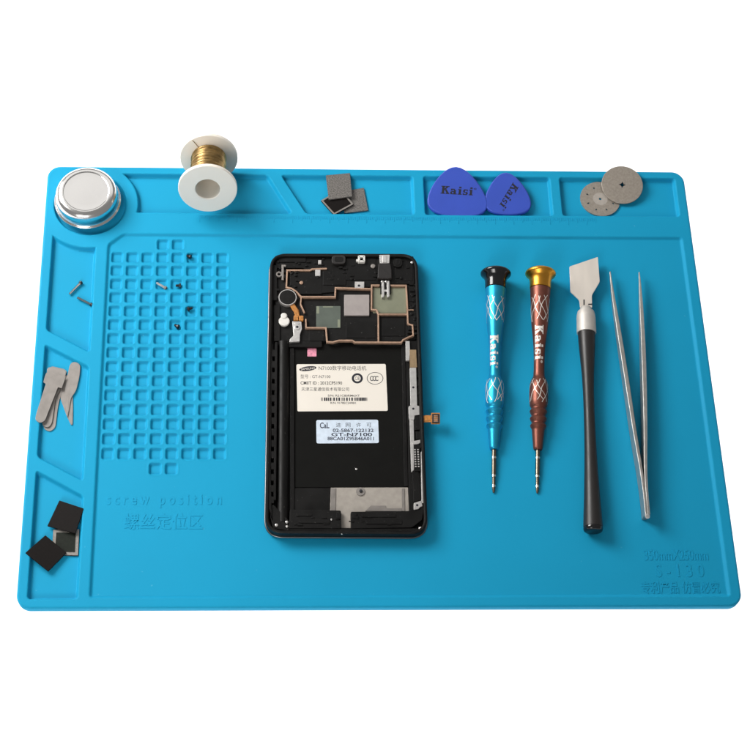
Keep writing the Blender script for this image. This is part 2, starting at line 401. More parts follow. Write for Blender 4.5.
for body, x0, y0, x1, y1 in (('s c r e w   p o s i t i o n', -134.5, -73.6, -78.0, -66.2), ('螺丝定位区', -125.5, -84.8, -87.0, -76.4),
                             ('350mmX250mm', 129.6, -101.0, 161.3, -95.4), ('S - 1 3 0', 134.4, -109.6, 158.2, -102.8), ('专利产品 仿冒必究', 126.4, -118.0, 165.0, -111.7)):
    lt = MB(); put_text(lt, body, x0, y0, x1, y1, FIELD-0.05, 0.05+E_, bold=0.012); lt.build('embossed_lettering', M['silicone'], rm)
rl = MB()
for k in range(0, 216):
    h = 4.2 if k % 10 == 0 else (3.0 if k % 5 == 0 else 1.9)
    x = -92+k
    rl.box(x-0.14, 94.2-h, x+0.14, 94.2, RIM-0.1, RIM+0.16, 0.05)
rl.build('embossed_ruler', M['silicone'], rm)

# ------------------------------------------------------------------ round metal tin
tc = (-152.2, 102.2, POCKET)
tn = thing('metal_tin', 'round polished metal tin with a domed lid in the circular recess', 'tin', tc)
b = MB(); b.lathe([(0, 14.6), (0.25, 15.2), (0.8, 15.6), (3.2, 15.9), (3.6, 15.9), (3.6, 14.0)], tc, seg=96); b.build('base', M['tin_lid'], tn)
b = MB()
b.lathe([(3.7, 15.0), (3.75, 17.3), (3.95, 17.75), (4.3, 17.9), (4.65, 17.75), (4.9, 17.35), (5.2, 16.75), (6.0, 16.6), (9.4, 16.6), (10.4, 16.5), (11.4, 16.2), (12.3, 15.65), (13.0, 14.9), (13.35, 14.2)], tc, seg=128, caps=False)
lid = b.build('lid', M['tin_lid'], tn, sharp=70)
b = MB(); b.lathe([(13.35, 14.2), (13.5, 13.6), (13.55, 12.9), (13.55, 12.35), (13.52, 12.15), (13.38, 11.95), (13.32, 11.75), (13.32, 8), (13.34, 3), (13.34, 0.01)], tc, seg=128, caps=False)
b.build('lid_top', M['tin_top'], lid, sharp=70)

# ------------------------------------------------------------------ spool of gold wire
ELEV = math.radians(18)
ax = Vector((0.0, math.cos(ELEV), -math.sin(ELEV))).normalized()        # from the front flange back to the rear flange
FR = 15.6; GAP = 26.0
rear_c = Vector((-87.2, 124.4, FR*math.cos(ELEV)+0.1)); front_c = rear_c-ax*GAP
sb = tuple(front_c-Vector((0, 0, FR)))
sp = thing('wire_spool', 'white plastic spool of fine gold wire lying across the back rim of the mat', 'wire spool', sb)
def flange(c, sgn):
    b = MB(); t = 2.3
    pr = [(0, 7.2), (0, FR-0.5), (0.12*1, FR-0.2), (0.45, FR), (t-0.45, FR), (t-0.12, FR-0.2), (t, FR-0.5), (t, 7.2)]
    b.lathe([(s-t/2, r) for s, r in pr], c, ax*sgn, seg=96, closed=True); return b
flange(front_c, 1).build('flange', M['white_plastic'], sp); flange(rear_c, 1).build('flange', M['white_plastic'], sp)
b = MB(); b.lathe([(-1.0, 7.3), (-1.16, 7.0), (-1.0, 6.6), (0.5, 6.2), (GAP-0.5, 6.2), (GAP+1.0, 6.6), (GAP+1.16, 7.0), (GAP+1.0, 7.3)], front_c, ax, seg=72, closed=True); b.lathe([(19, 0.01), (19, 6.3), (20, 6.3), (20, 0.01)], front_c, ax, seg=48); b.build('hub', M['white_plastic'], sp)
b = MB(); pr = [(1.2, 7.2)]
n = 58
for k in range(n):
    s0 = 1.3+k*(GAP-2.6)/n; st = (GAP-2.6)/n
    rr = 9.35+0.35*math.sin(k*0.35)*0.5+random.uniform(-0.06, 0.06)
    pr += [(s0+0.02, rr-0.16), (s0+st*0.3, rr), (s0+st*0.7, rr), (s0+st*0.98, rr-0.16)]
pr.append((GAP-1.2, 7.2))
b.lathe(pr, front_c, ax, seg=64, closed=True)
rg = Vector((1, 0, 0)); upv = rg.cross(ax)*1.0
if upv.z < 0: upv = -upv
tail = [front_c+ax*(GAP-1.6)+(-rg*5.4+upv*7.9), front_c+ax*(GAP-1.45)+(-rg*6.6+upv*9.6), front_c+ax*(GAP-1.35)+(-rg*8.0+upv*11.6), front_c+ax*(GAP-1.3)+(-rg*8.6+upv*12.2)]
b.tube(tail, 0.17, 6)
for k in range(9):       # a few crossing turns so the winding is not perfectly regular
    s0 = 3+k*2.4; a0 = random.uniform(0.2, 1.2); pts = []
    for q in range(18):
        a = a0+q*0.13; pts.append(front_c+ax*(s0+q*0.09)+(rg*math.cos(a)+upv*math.sin(a))*9.62)
    b.tube(pts, 0.13, 5)
b.build('wire', M['gold_wire'], sp, sharp=60)

# ------------------------------------------------------------------ chips and plates
def tilt_plate(px, zs, thick, mats, r=0.3, bev=0.12, frame_w=None, frame_h=0.12):
    """a thin rectangular plate through four corners given as pixel + height; returns builder"""
    P = [Vector((*at(u, v, z), z)) for (u, v), z in zip(px, zs)]
    c = sum(P, Vector((0, 0, 0)))/4
    X = ((P[1]-P[0])+(P[2]-P[3])).normalized(); Yv = ((P[3]-P[0])+(P[2]-P[1])); N = X.cross(Yv).normalized()
    if N.z < 0: N = -N
    Yn = N.cross(X).normalized()
    loc = [((p-c).dot(X), (p-c).dot(Yn)) for p in P]
    b = MB(); q = rounded(ccw(loc), r, 3)
    b.prism(q, -thick, 0, bev, 0)
    if frame_w:
        qs = ccw(loc); b.frame(inset(qs, 0.08), inset(qs, frame_w), -0.05, frame_h, 0.05, -0.02, 1)
    b.xform(lambda p: c+X*p.x+Yn*p.y+N*p.z)
    return b, c
def plate_thing(name, label, cat, px, zs, thick, mats, group, **k):
    b, c = tilt_plate(px, zs, thick, mats, **k)
    return tag(b.build(name, mats, None, loc=tuple(c)), label, cat, group)
G1 = 'chips in the back tray'; G2 = 'chips in the front left tray'
plate_thing('chip', 'rough grey square chip lying under and to the right of its two neighbours', 'chip', [(341, 191.5), (363.8, 187.8), (368.2, 210.2), (344.5, 213.0)], [2.35]*4, 0.9, [M['chip_grey']], G1)
plate_thing('chip', 'dark square chip with a thin pale border poking out below the grey ones', 'chip', [(320.8, 200.4), (340.8, 188.8), (353.8, 204.2), (333.9, 215.0)], [3.5, 3.5, 3.5, 3.5], 0.85, [M['chip_black'], M['chip_frame']], G1, frame_w=0.95)
plate_thing('chip', 'rough grey square chip on top of the pile in the back tray', 'chip', [(325.9, 175.3), (349.9, 173.0), (352.2, 196.2), (328.8, 199.4)], [4.6]*4, 0.9, [M['chip_grey']], G1)
plate_thing('chip', 'dark green chip with a pale metal edge, partly covered by two black chips', 'chip', [(53.2, 529.5), (79.4, 529.2), (78.2, 555.6), (51.7, 555.0)], [2.3]*4, 0.85, [M['chip_green'], M['chip_frame']], G2, frame_w=1.6)
plate_thing('chip', 'plain black square chip, upper one, its corner over the green chip', 'chip', [(59.3, 500.3), (83.6, 508.4), (75.2, 533.2), (47.3, 525.9)], [4.1, 4.5, 4.3, 3.6], 0.9, [M['chip_black']], G2)
plate_thing('chip', 'plain black square chip turned like a diamond against the left tray wall', 'chip', [(25.2, 552.8), (45.4, 535.2), (66.4, 552.4), (48.2, 571.2)], [4.9, 4.0, 3.4, 4.0], 0.9, [M['chip_black']], G2)

# ------------------------------------------------------------------ thin steel opening blades
def blade_thing(label, px, z, thick=0.35, r=0.5, tilt=(0, 0), name='pry_blade', cat='blade', m='dull_steel'):
    P = ats(px, z); q = rounded(P, r, 4); c = (sum(x for x, _ in P)/len(P), sum(y for _, y in P)/len(P))
    b = MB(); b.prism(q, -thick, 0, 0.08)
    b.xform(lambda p: Vector((p.x, p.y, z+p.z+(p.x-c[0])*tilt[0]+(p.y-c[1])*tilt[1])))
    return tag(b.build(name, M[m], None, loc=(c[0], c[1], z-thick)), label, cat, 'blades in the left tray')
def crop(pts, ox, oy, k): return [(ox+x/k, oy+y/k) for x, y in pts]
cb = lambda pts: crop(pts, 30, 355, 9.37)
blade_thing('slim pointed steel blade lying beneath the knife shaped one', cb([(300, 215), (345, 180), (400, 330), (402, 520), (400, 650), (384, 655), (345, 575), (282, 400)]), 1.95, r=[1, 1, 1, 1, .15, .15, 1, 2])
blade_thing('flat steel knife blade with a rounded top and a narrow point', cb([(372, 95), (395, 66), (440, 66), (472, 95), (466, 190), (432, 335), (385, 400), (352, 580), (342, 570), (352, 400), (328, 350), (340, 240)]), 2.5, r=[1.2, 1.2, 1.2, 1.2, 3, 2, .8, .1, .1, .8, 1.2, 3])
def tee(dx, dy, k=1.0):
    pts = [(150, 165), (185, 150), (320, 200), (338, 190), (297, 310), (262, 300), (140, 618), (95, 640), (48, 612), (58, 555), (148, 270), (124, 256)]
    return cb([(x+dx, y+dy) for x, y in pts])
TR = [1, .7, .7, .5, .6, .3, 2.2, 2.2, 2.2, 2.2, .3, .6]
blade_thing('rounded steel blade at the bottom of the fanned stack', cb([(170, 140), (205, 105), (318, 130), (345, 150), (300, 330), (262, 480), (238, 680), (190, 718), (135, 700), (122, 645), (190, 440), (200, 300)]), 2.0, r=[1, .7, .7, .7, 1, 3, 2.4, 2.4, 2.4, 2, 2, 1])
blade_thing('rounded steel blade in the middle of the fanned stack', cb([(160, 130), (180, 112), (318, 140), (338, 170), (285, 320), (240, 400), (205, 640), (170, 682), (125, 665), (112, 640), (165, 420), (160, 280)]), 2.75, r=[1, .7, .7, .7, 1, 3, 2.2, 2.2, 2.2, 2, 2, 1])
blade_thing('T shaped steel blade with a rounded tip on top of the fanned stack', tee(0, 0), 4.3, r=TR, tilt=(-0.035, -0.01))

# ------------------------------------------------------------------ screws
def screw_mesh(L, rh, hh, rs, mname):
    """head and threaded shank as two parts, lying along +x, resting on z = 0"""
    h = MB(); h.lathe([(0, rh*0.75), (hh*0.25, rh), (hh, rh), (hh, rs)], (0, 0, rh), (1, 0, 0), seg=20)
    h.lathe([(-0.004, rh*0.42), (0.0, rh*0.42)], (0, 0, rh), (1, 0, 0), seg=6, mi=1)
    s = MB(); pr = [(hh-0.01, rs*0.8)]; n = int((L-hh)/0.34)
    for k in range(n):
        x = hh+k*0.34; pr += [(x+0.02, rs*0.82), (x+0.17, rs), (x+0.32, rs*0.82)]
    pr.append((L, rs*0.55)); s.lathe(pr, (0, 0, rh), (1, 0, 0), seg=16)
    return h, s
def make_screw(kind):
    L, rh, hh, rs, m = {'long': (9.6, 1.05, 1.3, 0.66, 'steel'), 'bright': (6.3, 1.0, 1.2, 0.72, 'silver'), 'short': (2.9, 1.25, 0.9, 0.75, 'dark_steel')}[kind]
    h, s = screw_mesh(L, rh, hh, rs, m)
    r = thing('screw', 'screw', 'screw', (0, 0, 0))
    h.build('head', [M['dark_steel'] if kind != 'bright' else M['dull_steel'], M['ink']], r, sharp=25); s.build('shank', M[m], r, sharp=25)
    return r
def place_copy(src, used, x, y, z, rz, label, group, tilt=0.0):
    if not used: r = src
    else:
        r = src.copy(); C.objects.link(r)
        for ch in src.children:
            c = ch.copy(); C.objects.link(c); c.parent = r
    r.location = (x*S, y*S, z*S); r.rotation_euler = (0, tilt, rz); r['label'] = label; r['group'] = group; r['base'] = (x, y, z)
    return r
def along(h, t, z):
    (x0, y0), (x1, y1) = at(*h, z), at(*t, z); return x0, y0, math.atan2(y1-y0, x1-x0)
sl = make_screw('long')
x, y, a = along((81.8, 282.3), (68.2, 296), 2); place_copy(sl, False, x, y, POCKET, a, 'long thin screw slanting upward in the left tray, dark at its head', 'loose screws in the left tray')
x, y, a = along((93.0, 305.8), (77.5, 298), 2); place_copy(sl, True, x, y, POCKET, a, 'long thin screw in the left tray with its round head at the lower right', 'loose screws in the left tray')
G3 = 'screws in the screw cells'
sx = make_screw('bright'); x, y, a = along((166.5, 288.6), (155.4, 282.2), 3); place_copy(sx, False, x, y, 2.05, a, 'longest screw in the cells, bright silver, lying across its cell', G3, 0.0)
sh = make_screw('short')
for k, (hd, tl, lab, tlt) in enumerate([((191.6, 258.6), (187.6, 256.8), 'tiny dark screw in the top right part of the cell grid', 0.15),
                                        ((181.2, 286.6), (174.4, 286.9), 'tiny dark screw in the cell next to the bright long screw', 0.0),
                                        ((187.4, 310.6), (194.5, 308.6), 'tiny grey screw near the top edge of its cell, below the others on the right', 0.0),
                                        ((179.2, 328.6), (175.4, 325.9), 'tiny dark screw lowest of those in the cell grid', 0.2)]):
    x, y, a = along(hd, tl, 1.6); place_copy(sh, k > 0, x, y, CELL, a, lab, G3, tlt)

# ------------------------------------------------------------------ plastic picks
def make_pick(label, ap, lf, rt, zt, base_z, tx, ty, word, thick=1.9):
    """three corner points in mm (apex, left, right), sides bowed outwards"""
    P = [Vector(ap), Vector(lf), Vector(rt)]; c = (P[0]+P[1]+P[2])/3; out = []
    for i in range(3):
        a, b2 = P[i], P[(i+1) % 3]; m = (a+b2)/2; n = (m-c).normalized(); bow = (b2-a).length*0.115
        for k in range(12): t = k/12; out.append(tuple(a.lerp(b2, t)+n*bow*4*t*(1-t)))
    # round the three tips
    q = []; N = len(out)
    sm = [Vector(p) for p in out]
    for _ in range(7): sm = [(sm[i-1]+sm[i]*2+sm[(i+1) % N])/4 for i in range(N)]
    q = ccw([tuple(p) for p in sm]); b = MB()
    r = [[(x, y, 0) for x, y in inset(q, 0.35)], [(x, y, 0.3) for x, y in q], [(x, y, thick-0.45) for x, y in q], [(x, y, thick-0.12) for x, y in inset(q, 0.3)], [(x, y, thick) for x, y in inset(q, 0.8)]]
    b.rings(r)
    fn = lambda p: Vector((p.x, p.y, base_z+p.z+(p.y-c.y)*ty+(p.x-c.x)*tx))
    b.xform(fn)
    t = thing('opening_pick', label, 'pick', (c.x, c.y, base_z), 'opening picks in the back tray')
    body = b.build('body', M['pick'], t, sharp=50)
    (ox, oy), (ux, uy), (vx, vy) = word
    wd = MB(); put_brand(wd, lambda a, d: Vector((ox+ux*a+vx*d, oy+uy*a+vy*d, thick+0.03))); wd.xform(fn); wd.build('lettering', M['ink'], t)
def pk(u, v, z=5.0): return at(u, v, z)
o_, e_, n_ = pk(440.3, 194.3), pk(475.6, 196.2), pk(441.2, 187.0)
make_pick('larger blue guitar pick shaped opener leaning on the back rim of the mat', pk(455.8, 162.5, 7.2), pk(424.2, 209, 4.0), pk(491, 212.5, 4.0), 0, 3.6, 0.0, 0.12,
          (o_, (e_[0]-o_[0], e_[1]-o_[1]), (n_[0]-o_[0], n_[1]-o_[1])), 2.1)
o_, e_, n_ = pk(512.4, 184.6, 4), pk(498.0, 207.4, 4), pk(518.2, 189.2, 4)
make_pick('smaller blue guitar pick shaped opener lying flat with slanted lettering', pk(505.6, 168.8, 6.6), pk(482.5, 209.5, 4.0), pk(534, 210.5, 4.0), 0, 3.3, 0.0, 0.105,
          (o_, (e_[0]-o_[0], e_[1]-o_[1]), (n_[0]-o_[0], n_[1]-o_[1])), 2.1)

# ------------------------------------------------------------------ grinding discs
def ring_prism(b, c, r0, r1, z0, z1, mi=0, seg=72, dish=0.0):
    b.lathe([(z0, r0), (z0, r1-0.1), (z0+0.1, r1), (z1-0.1, r1), (z1-0.15, r1-0.15), (z1, r1-0.4), (z1+dish, r0)], (c[0], c[1], 0), (0, 0, 1), seg, mi, closed=True)
dc_ = at(600.2, 199.0, 2.1)
gd = thing('grinding_disc', 'flat grey grinding disc with a ring of small holes, lower of the two', 'disc', (*dc_, POCKET), 'grinding discs in the back right tray')
b = MB(); seg = 96; hol = [(7.4*math.cos(PI/8+k*PI/4), 7.4*math.sin(PI/8+k*PI/4)) for k in range(8)]
def disc_with_holes(b, c, R, z0, z1, holes, rh):
    """disc as wedges, every wedge holding one hole"""
    nh = len(holes); r0 = 4.0
    b.lathe([(z0, 0.75), (z0, r0), (z1, r0), (z1, 0.75)], (*c, 0), (0, 0, 1), 48, 1, closed=True)
    for k, (hx, hy) in enumerate(holes):
        a0 = math.atan2(hy, hx)-PI/nh; a1 = a0+2*PI/nh; m = 10
        outer = [(R*math.cos(a0+(a1-a0)*t/m), R*math.sin(a0+(a1-a0)*t/m)) for t in range(m+1)]
        inner = [(r0*math.cos(a1+(a0-a1)*t/m), r0*math.sin(a1+(a0-a1)*t/m)) for t in range(m+1)]
        lp = outer+inner; n = len(lp); hc = []
        for (x, y) in lp:
            a = math.atan2(y-hy, x-hx); hc.append((hx+rh*math.cos(a), hy+rh*math.sin(a)))
        r = [[(c[0]+x, c[1]+y, z) for x, y in q] for q, z in ((hc, z0), (hc, z1), (lp, z1), (lp, z0))]
        b.rings(r, 0, False, False)
disc_with_holes(b, dc_, 11.0, POCKET+0.05, POCKET+0.85, hol, 0.62)
b.build('plate', [M['disc'], M['disc_pale']], gd, sharp=25)
uc = at(622.4, 184.4, 5.2)
gu = thing('grinding_disc', 'flat grey grinding disc with a star shaped centre hole, resting on the other disc', 'disc', (*uc, 4.2), 'grinding discs in the back right tray')
b = MB(); R = 11.35; n = 96; out = circle(0, 0, R, n)
star = []
for i in range(n):
    a = 2*PI*i/n; s = abs(math.cos(2*a+0.3))
    star.append(((1.05+0.7*max(0, s-0.72)/0.28)*math.cos(a), (1.05+0.7*max(0, s-0.72)/0.28)*math.sin(a)))
up_ = inset(out, 0.12)
b.rings([[(x, y, 0) for x, y in star], [(x, y, 0.9) for x, y in star], [(x*3.4/max(.1, math.hypot(x, y)), y*3.4/max(.1, math.hypot(x, y)), 0.9) for x, y in star], [(x, y, 0.8) for x, y in up_], [(x, y, 0.68) for x, y in out], [(x, y, 0.1) for x, y in out], [(x, y, 0) for x, y in up_], [(x, y, 0) for x, y in star]], 0, False, False)
tl = Matrix.Rotation(math.radians(7.5), 3, 'X') @ Matrix.Rotation(math.radians(-2), 3, 'Y')
b.xform(lambda p: tl @ p+Vector((uc[0], uc[1], 4.2))); b.build('plate', M['disc'], gu, sharp=25)

# ------------------------------------------------------------------ precision screwdrivers
def make_driver(label, cap_px, tip_px, mh, mc, word_s):
    A = Vector((*at(*cap_px, 10.9), 10.9)); B = Vector((*at(*tip_px, 3.5), 3.5)); ax = (B-A).normalized(); Lt = (B-A).length
    k = Lt/123.7
    t = thing('screwdriver', label, 'screwdriver', (A.x, A.y, FIELD), 'precision screwdrivers beside the phone')
    cap = [(0, 5.6), (0.15, 6.6), (0.5, 7.2), (0.9, 7.75), (1.5, 8.05), (2.2, 8.05), (2.9, 7.6), (3.7, 6.7), (4.8, 6.0), (6.5, 5.65), (10.2, 5.55), (10.6, 5.35), (10.6, 4.0)]
    b = MB(); b.lathe([(s*k, r) for s, r in cap], A, ax, 72); b.build('cap', mc, t, sharp=40)
    pr = [(10.7, 5.0), (10.9, 5.35), (13, 5.25), (17, 5.0), (24, 4.7), (30, 4.45), (34, 4.1), (39, 3.5), (45, 3.0), (51, 2.78), (57, 2.78), (60.5, 2.9), (61.6, 3.3), (63, 4.0), (65, 4.62), (67, 4.8), (71, 4.82), (75, 4.7), (77, 4.4)]
    for q in range(3):
        s0 = 77.6+q*3.9; r0 = 4.0-q*0.17
        pr += [(s0, r0), (s0+0.6, r0-0.3), (s0+1.2, r0-0.3), (s0+1.7, r0+0.2), (s0+2.4, r0+0.5), (s0+3.2, r0+0.2)]
    pr += [(89.6, 3.3), (90.4, 3.2), (95, 2.8), (99.6, 2.4), (100.3, 2.25), (100.6, 2.0), (100.6, 1.0)]
    prs = [(s*k, r) for s, r in pr]
    b = MB(); b.lathe(prs, A, ax, 72)
    rr = lambda s: float(np.interp(s, [p[0] for p in prs], [p[1] for p in prs]))
    side = ax.cross(Vector((0, 0, 1))).normalized()      # points to -x side for an axis along -y
    up = side.cross(ax).normalized()
    if up.z < 0: up = -up
    right = Vector((1, 0, 0)); right = (right-ax*right.dot(ax)).normalized()
    cam_v = (Vector(CAM_POS)-A).normalized(); cam_v = (cam_v-ax*cam_v.dot(ax)).normalized()
    side = cam_v.cross(ax)
    if side.x < 0: side = -side
    def surf(s, ang, lift): return A+ax*s+(cam_v*math.cos(ang)+side*math.sin(ang))*(rr(s)+lift)
    rnd = random.Random(len(label))
    for s0, s1 in ((15.5*k, 31*k), (62.5*k, 76.5*k)):
        for q in range(16):
            a0 = 2*PI*q/16+rnd.uniform(-0.2, 0.2); sg = 1 if q % 2 else -1; tw = rnd.uniform(0.9, 1.6)*sg
            e0 = s0+rnd.uniform(0, 0.12)*(s1-s0); e1 = s1-rnd.uniform(0, 0.12)*(s1-s0)
            b0 = len(b.v); n = 18
            for i in range(n):
                f = i/(n-1); s = e0+(e1-e0)*f; a = a0+tw*f+0.10*math.sin(f*7+q)
                da = 0.17/rr(s)
                b.v += [tuple(surf(s, a-da, 0.035)), tuple(surf(s, a+da, 0.035))]
            for i in range(n-1):
                b.f.append((b0+2*i, b0+2*i+1, b0+2*i+3, b0+2*i+2)); b.m.append(1)
    h = b.build('handle', [mh, M['etch']], t, sharp=40)
    wd = MB(); ws0, ws1, wa = word_s
    def wm(a, c):
        s = (ws0+(ws1-ws0)*a)*k; r_ = rr(s); x = (c-0.5)*4.6+wa
        return surf(s, x/r_, 0.06)
    put_brand(wd, wm, 0, 5); wd.build('lettering', M['etch'], h)
    b = MB(); b.lathe([(100.4*k, 1.0), (100.9*k, 1.15), (108, 1.15), (114.5*k, 1.1), (115*k, 0.85), (120*k, 0.85), (121.5*k, 0.8), (123.3*k, 0.5), (123.7*k, 0.1)], A, ax, 20)
    b.lathe([(s*k, r) for s, r in [(104.4, 1.1), (104.5, 1.3), (105.5, 1.3), (105.6, 1.1)]], A, ax, 20, 1)
    b.lathe([(s*k, r) for s, r in [(114.1, 1.0), (114.2, 1.2), (115.2, 1.2), (115.3, 0.9)]], A, ax, 20, 1)
    b.lathe([(s*k, r) for s, r in [(119.3, 0.8), (119.4, 0.98), (120.6, 0.98), (120.7, 0.8)]], A, ax, 20, 1)
    b.build('bit', [M['bit'], M['bit_ring']], t, sharp=30)
make_driver('blue anodised precision screwdriver with a black swivel cap', (495.8, 270.8), (493.6, 493.2), M['handle_blue'], M['cap_black'], (38.5, 57, -0.6))
make_driver('brown anodised precision screwdriver with a golden swivel cap', (540.6, 270.8), (537.2, 493.6), M['handle_brown'], M['cap_gold'], (33.2, 54, -0.3))

# ------------------------------------------------------------------ scraper
ZS = FIELD+4.9
sc_b = at(586, 333, ZS)
sc = thing('scraper', 'metal scraper with a slanted flat blade and a long black handle', 'scraper', (*sc_b, FIELD))
cz = ZS
A = Vector((*at(585.6, 306, ZS), ZS)); B = Vector((*at(593.2, 531, ZS-0.2), ZS-0.2))
axs = (B-A).normalized(); Ls = (B-A).length
P5 = lambda u, v: at(u, v, ZS+0.4)
bp = [P5(*q) for q in [(569.6, 266.4), (597.9, 256.8), (599.8, 281.9), (591.9, 295.2), (592.2, 307.5), (580.2, 307.5), (579.4, 299.8), (570.5, 291.6)]]
b = MB(); b.prism(rounded(bp, [0.5, 0.5, 1, 1, .3, .3, 1, 1], 3), ZS-0.3, ZS+0.4, 0.15)
bl = b.build('blade', M['blade'], sc)
g = MB()
for q in ([(583.4, 299.6), (584.6, 299.6), (584.6, 305.0), (583.4, 305.0)], [(588.2, 303.8), (592.0, 303.6), (592.0, 304.8), (588.2, 305.0)]):
    g.prism([P5(*p) for p in q], ZS+0.42, ZS+0.5, 0.02)
g.build('slit', M['dark_steel'], bl)
def sdist(v): return (Vector((*at(587, v, ZS), ZS))-A).dot(axs)
b = MB(); b.lathe([(0.9, 0.5), (1.0, 2.7), (2.0, 3.1), (3.5, 3.5), (sdist(312), 4.3), (sdist(315), 4.75), (sdist(318), 4.95), (sdist(326), 5.0), (sdist(330.5), 5.05), (sdist(333), 5.05), (sdist(333.4), 4.9), (sdist(333.4), 3.5)], A, axs, 64)
b.build('ferrule', M['ferrule'], sc, sharp=50)
b = MB(); hp = [(333.2, 4.2), (333.6, 4.55), (345, 4.25), (360, 3.7), (375, 3.15), (390, 2.85), (410, 2.75), (430, 2.85), (450, 3.05), (470, 3.4), (490, 3.85), (505, 4.2), (515, 4.5), (524, 4.7), (526, 4.75), (527, 4.72)]
b.lathe([(sdist(v), r) for v, r in hp], A, axs, 64); b.build('handle', M['rubber'], sc, sharp=50)
b = MB(); b.lathe([(sdist(527.2), 4.3), (sdist(527.3), 4.72), (sdist(528.5), 4.8), (sdist(530.2), 4.6), (sdist(531.2), 4.0), (sdist(531.6), 3.0), (sdist(531.7), 0.1)], A, axs, 64); b.build('end_cap', M['cap_black'], sc, sharp=60)

# ------------------------------------------------------------------ tweezers lying on their edge
tw_b = at(645, 500, 3)
tw = thing('tweezers', 'grey steel tweezers with fine tips lying open beside the scraper', 'tweezers', (*tw_b, FIELD))
zm = FIELD+4.2
def arm(pts, hs, th, off):
    P = [Vector(at(u, v, zm+h/2)) for (u, v), h in zip(pts, hs)]; rs = []
    # resample smoothly
    ts = np.linspace(0, len(P)-1, 40); ii = np.arange(len(P))
    X = np.interp(ts, ii, [p.x for p in P]); Y = np.interp(ts, ii, [p.y for p in P]); Hh = np.interp(ts, ii, hs); T = np.interp(ts, ii, th)
    for _ in range(4):
        X[1:-1] = (X[:-2]+2*X[1:-1]+X[2:])/4; Y[1:-1] = (Y[:-2]+2*Y[1:-1]+Y[2:])/4; Hh[1:-1] = (Hh[:-2]+2*Hh[1:-1]+Hh[2:])/4
    for i in range(len(ts)):
        d = Vector((X[min(i+1, 39)]-X[max(i-1, 0)], Y[min(i+1, 39)]-Y[max(i-1, 0)])).normalized(); n = Vector((-d.y, d.x))
        h, t = Hh[i]/2, T[i]/2; bv = min(0.25, t*0.5); c = Vector((X[i], Y[i]))+n*off
        ring = []
        for a, z in ((-t+bv, -h), (t-bv, -h), (t, -h+bv), (t, h-bv), (t-bv, h), (-t+bv, h), (-t, h-bv), (-t, -h+bv)):
            q = c+n*a; ring.append((q.x, q.y, zm+z))
        rs.append(ring)
    b = MB(); b.rings(rs); return b
HS = [0.9, 1.9, 3.4, 5.2, 6.6, 7.6, 8.2, 8.2, 8.2]
TH = [0.6, 1.2, 1.8, 2.2, 2.1, 1.8, 1.5, 1.3, 1.3]
arm([(610.2, 271.5), (612.0, 286), (615.0, 306), (621.5, 345), (628.6, 390), (634.6, 430), (641.6, 470), (644.8, 495), (646.6, 514)], HS, TH, 0.0).build('arm', M['tweezer'], tw)
arm([(639.3, 272), (640.4, 286), (641.6, 306), (643.6, 345), (645.0, 390), (645.8, 430), (645.7, 470), (647.2, 495), (649.0, 514)], HS, TH, 0.0).build('arm', M['tweezer'], tw)
b = MB(); e = at(647.4, 516, zm+3.8); b.lathe([(0, 1.2), (0.35, 1.35), (0.7, 1.1), (0.9, 0.6)], (e[0], e[1], zm+3.4), (0, 0, 1), 20); b.build('rivet', M['silver'], tw)

# ------------------------------------------------------------------ the opened phone
phb = (-15.5, -11, FIELD)
ph = thing('smartphone', 'opened black smartphone showing its bare frame, battery bay and two labels', 'smartphone', phb)
ZT, ZB, ZW, ZF = 10.2, 8.2, 6.0, 7.4        # rim top, board level, battery bay, lowest cavities
def Q(pts, z): return ats(pts, z)
out_c = Q([(270.1, 252.9), (417.6, 253.3), (428.2, 534.0), (265.0, 533.0)], ZT)
outl = rounded(ccw(out_c), [9, 9, 9, 9], 10)
b = MB(); b.prism(inset(outl, -0.1), FIELD+0.02, FIELD+0.9, 0.3); b.build('front_glass', M['phone_glass'], ph)
b = MB(); b.rings([[(x, y, z) for x, y in inset(outl, d)] for d, z in ((0.0, FIELD+0.85), (-0.45, FIELD+1.0), (-0.6, FIELD+1.5), (-0.5, FIELD+2.0), (-0.1, FIELD+2.3))]); b.build('chrome_bezel', M['chrome'], ph, sharp=60)
body = MB()
body.prism(inset(outl, 0.15), FIELD+2.2, ZW-0.35, 0.0)
body.frame(inset(outl, 0.05), inset(outl, 1.7), FIELD+2.25, ZT, 0.55, ZW-0.5)
bo = body.build('frame', M['phone_black'], ph, sharp=40)
def part(name, m, pts, z0, z1, r=0.3, bev=0.12, parent=ph, zl=None):
    b = MB(); b.prism(rounded(Q(pts, z1 if zl is None else zl), r, 3) if r else Q(pts, z1 if zl is None else zl), z0, z1, bev); return b.build(name, m, parent)
def pbox(x0, y0, x1, y1): return [(x0, y0), (x1, y0), (x1, y1), (x0, y1)]
K, Sf = M['phone_black'], M['phone_soft']
part('battery_bay', M['phone_well'], pbox(294.6, 341, 405.5, 487.2), ZW-0.36, ZW, 0.4)
